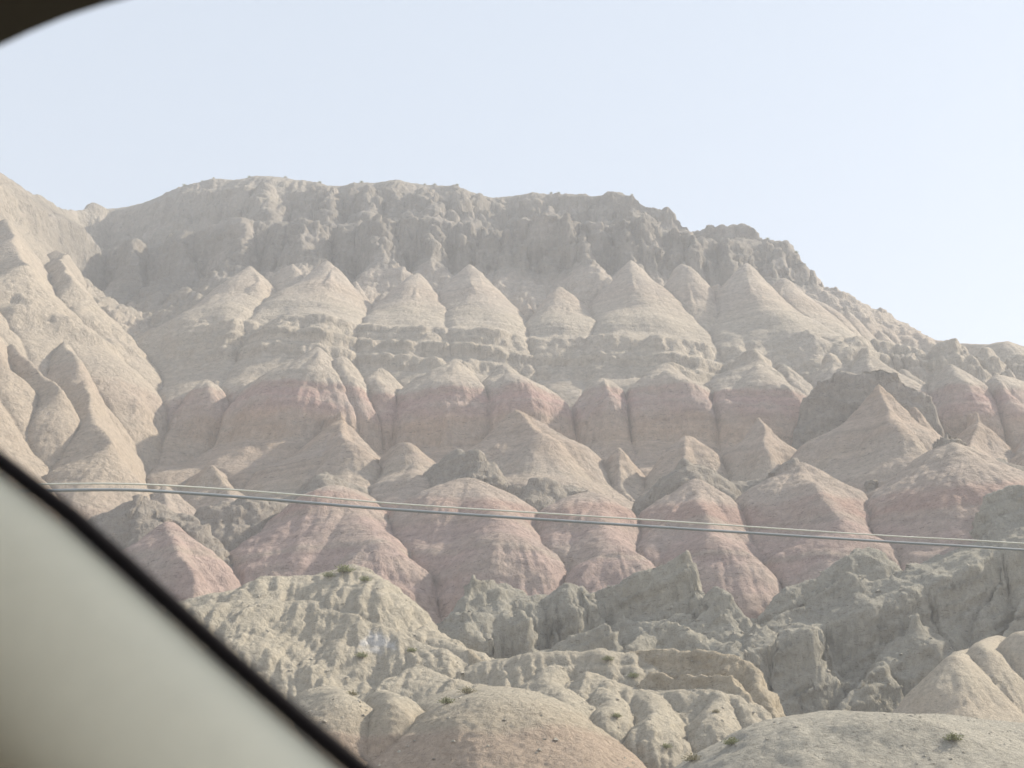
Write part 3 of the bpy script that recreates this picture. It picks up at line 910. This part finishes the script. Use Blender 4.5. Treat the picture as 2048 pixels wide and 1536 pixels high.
line = [(-500, 540, .62), (-250, 710, .60), (-80, 858, .59), (0, 922, .58), (150, 1037, .57), (300, 1172, .56), (450, 1308, .55), (600, 1440, .54), (720, 1540, .535), (900, 1690, .52), (1150, 1890, .51)]
sweep('window_seal', line, [(.0037 * math.cos(a) , .005 * math.sin(a)) for a in np.linspace(0, 2 * math.pi, 14, endpoint=False)], M_seal, car)
pf = [(.004, -.003), (.006, .003), (.014, .010), (.026, .0145), (.040, .017), (.054, .017), (.068, .014), (.080, .008), (.090, -.001), (.098, -.013), (.104, -.028), (.10, -.05), (.08, -.07), (.02, -.04)]
sweep('pillar_trim', line, pf, M_trim, car)
top = [(-500, 300, .50), (-200, 180, .50), (0, 92, .50), (60, 64, .50), (130, 35, .50), (200, 12, .50), (270, -8, .50), (400, -40, .50), (800, -110, .50), (1400, -170, .5), (2600, -200, .5)]
pts = [np.array(P(*p)) for p in top]
vs = []
for p in pts:
    for dy, dz in ((0, 0), (.0, .012), (.015, .03), (-.05, .04), (-.12, .045), (-.12, .035), (-.05, .03)):
        vs.append((p[0], p[1] + dy, p[2] + dz))
m = 7; fs = []
for i in range(len(pts) - 1):
    for k in range(m):
        k2 = (k + 1) % m
        fs.append((i * m + k, (i + 1) * m + k, (i + 1) * m + k2, i * m + k2))
me = bpy.data.meshes.new('roof_lining'); me.from_pydata(vs, [], fs)
link('roof_lining', me, M_roof, car)

def box(name, x0, x1, y0, y1, z0, z1, mat, parent, bev=.02):
    import bmesh
    bm = bmesh.new(); bmesh.ops.create_cube(bm, size=1)
    for v in bm.verts:
        v.co = ((x0 + x1) / 2 + v.co.x * (x1 - x0), (y0 + y1) / 2 + v.co.y * (y1 - y0), (z0 + z1) / 2 + v.co.z * (z1 - z0))
    bmesh.ops.bevel(bm, geom=bm.edges[:], offset=bev, segments=4, affect='EDGES')
    me = bpy.data.meshes.new(name); bm.to_mesh(me); bm.free()
    me.polygons.foreach_set('use_smooth', np.ones(len(me.polygons), bool))
    return link(name, me, mat, parent)


box('dash_light_blocker', -.9, -.152, .34, .47, 1.30, 1.650, M_roof, car, .02)  # dark dash slab, added to block light from below on the trim corner
box('side_light_blocker', -.52, -.27, .22, .66, 1.25, 1.80, M_roof, car, .03)  # unseen dark box, added to keep sky light off the trim's left part

# ------------------------------------------------------------------ haze
def haze_box():
    x0, x1, y0, y1, z0, z1 = -2600, 2600, -2600, 2600, -1.8, 152
    v = [(x, y, z) for x in (x0, x1) for y in (y0, y1) for z in (z0, z1)]
    f = [(0, 1, 3, 2), (4, 6, 7, 5), (0, 4, 5, 1), (2, 3, 7, 6), (0, 2, 6, 4), (1, 5, 7, 3)]
    me = bpy.data.meshes.new('haze'); me.from_pydata(v, [], f)
    m = bpy.data.materials.new('haze_air'); m.use_nodes = True
    nt = m.node_tree; nt.nodes.remove(nt.nodes['Principled BSDF'])
    pv = nt.nodes.new('ShaderNodeVolumePrincipled')
    pv.inputs['Color'].default_value = (.93, .95, 1, 1)
    pv.inputs['Density'].default_value = .0012
    pv.inputs['Anisotropy'].default_value = .1
    nt.links.new(pv.outputs[0], nt.nodes['Material Output'].inputs['Volume'])
    o = link('haze', me, m); o['kind'] = 'stuff'


haze_box()
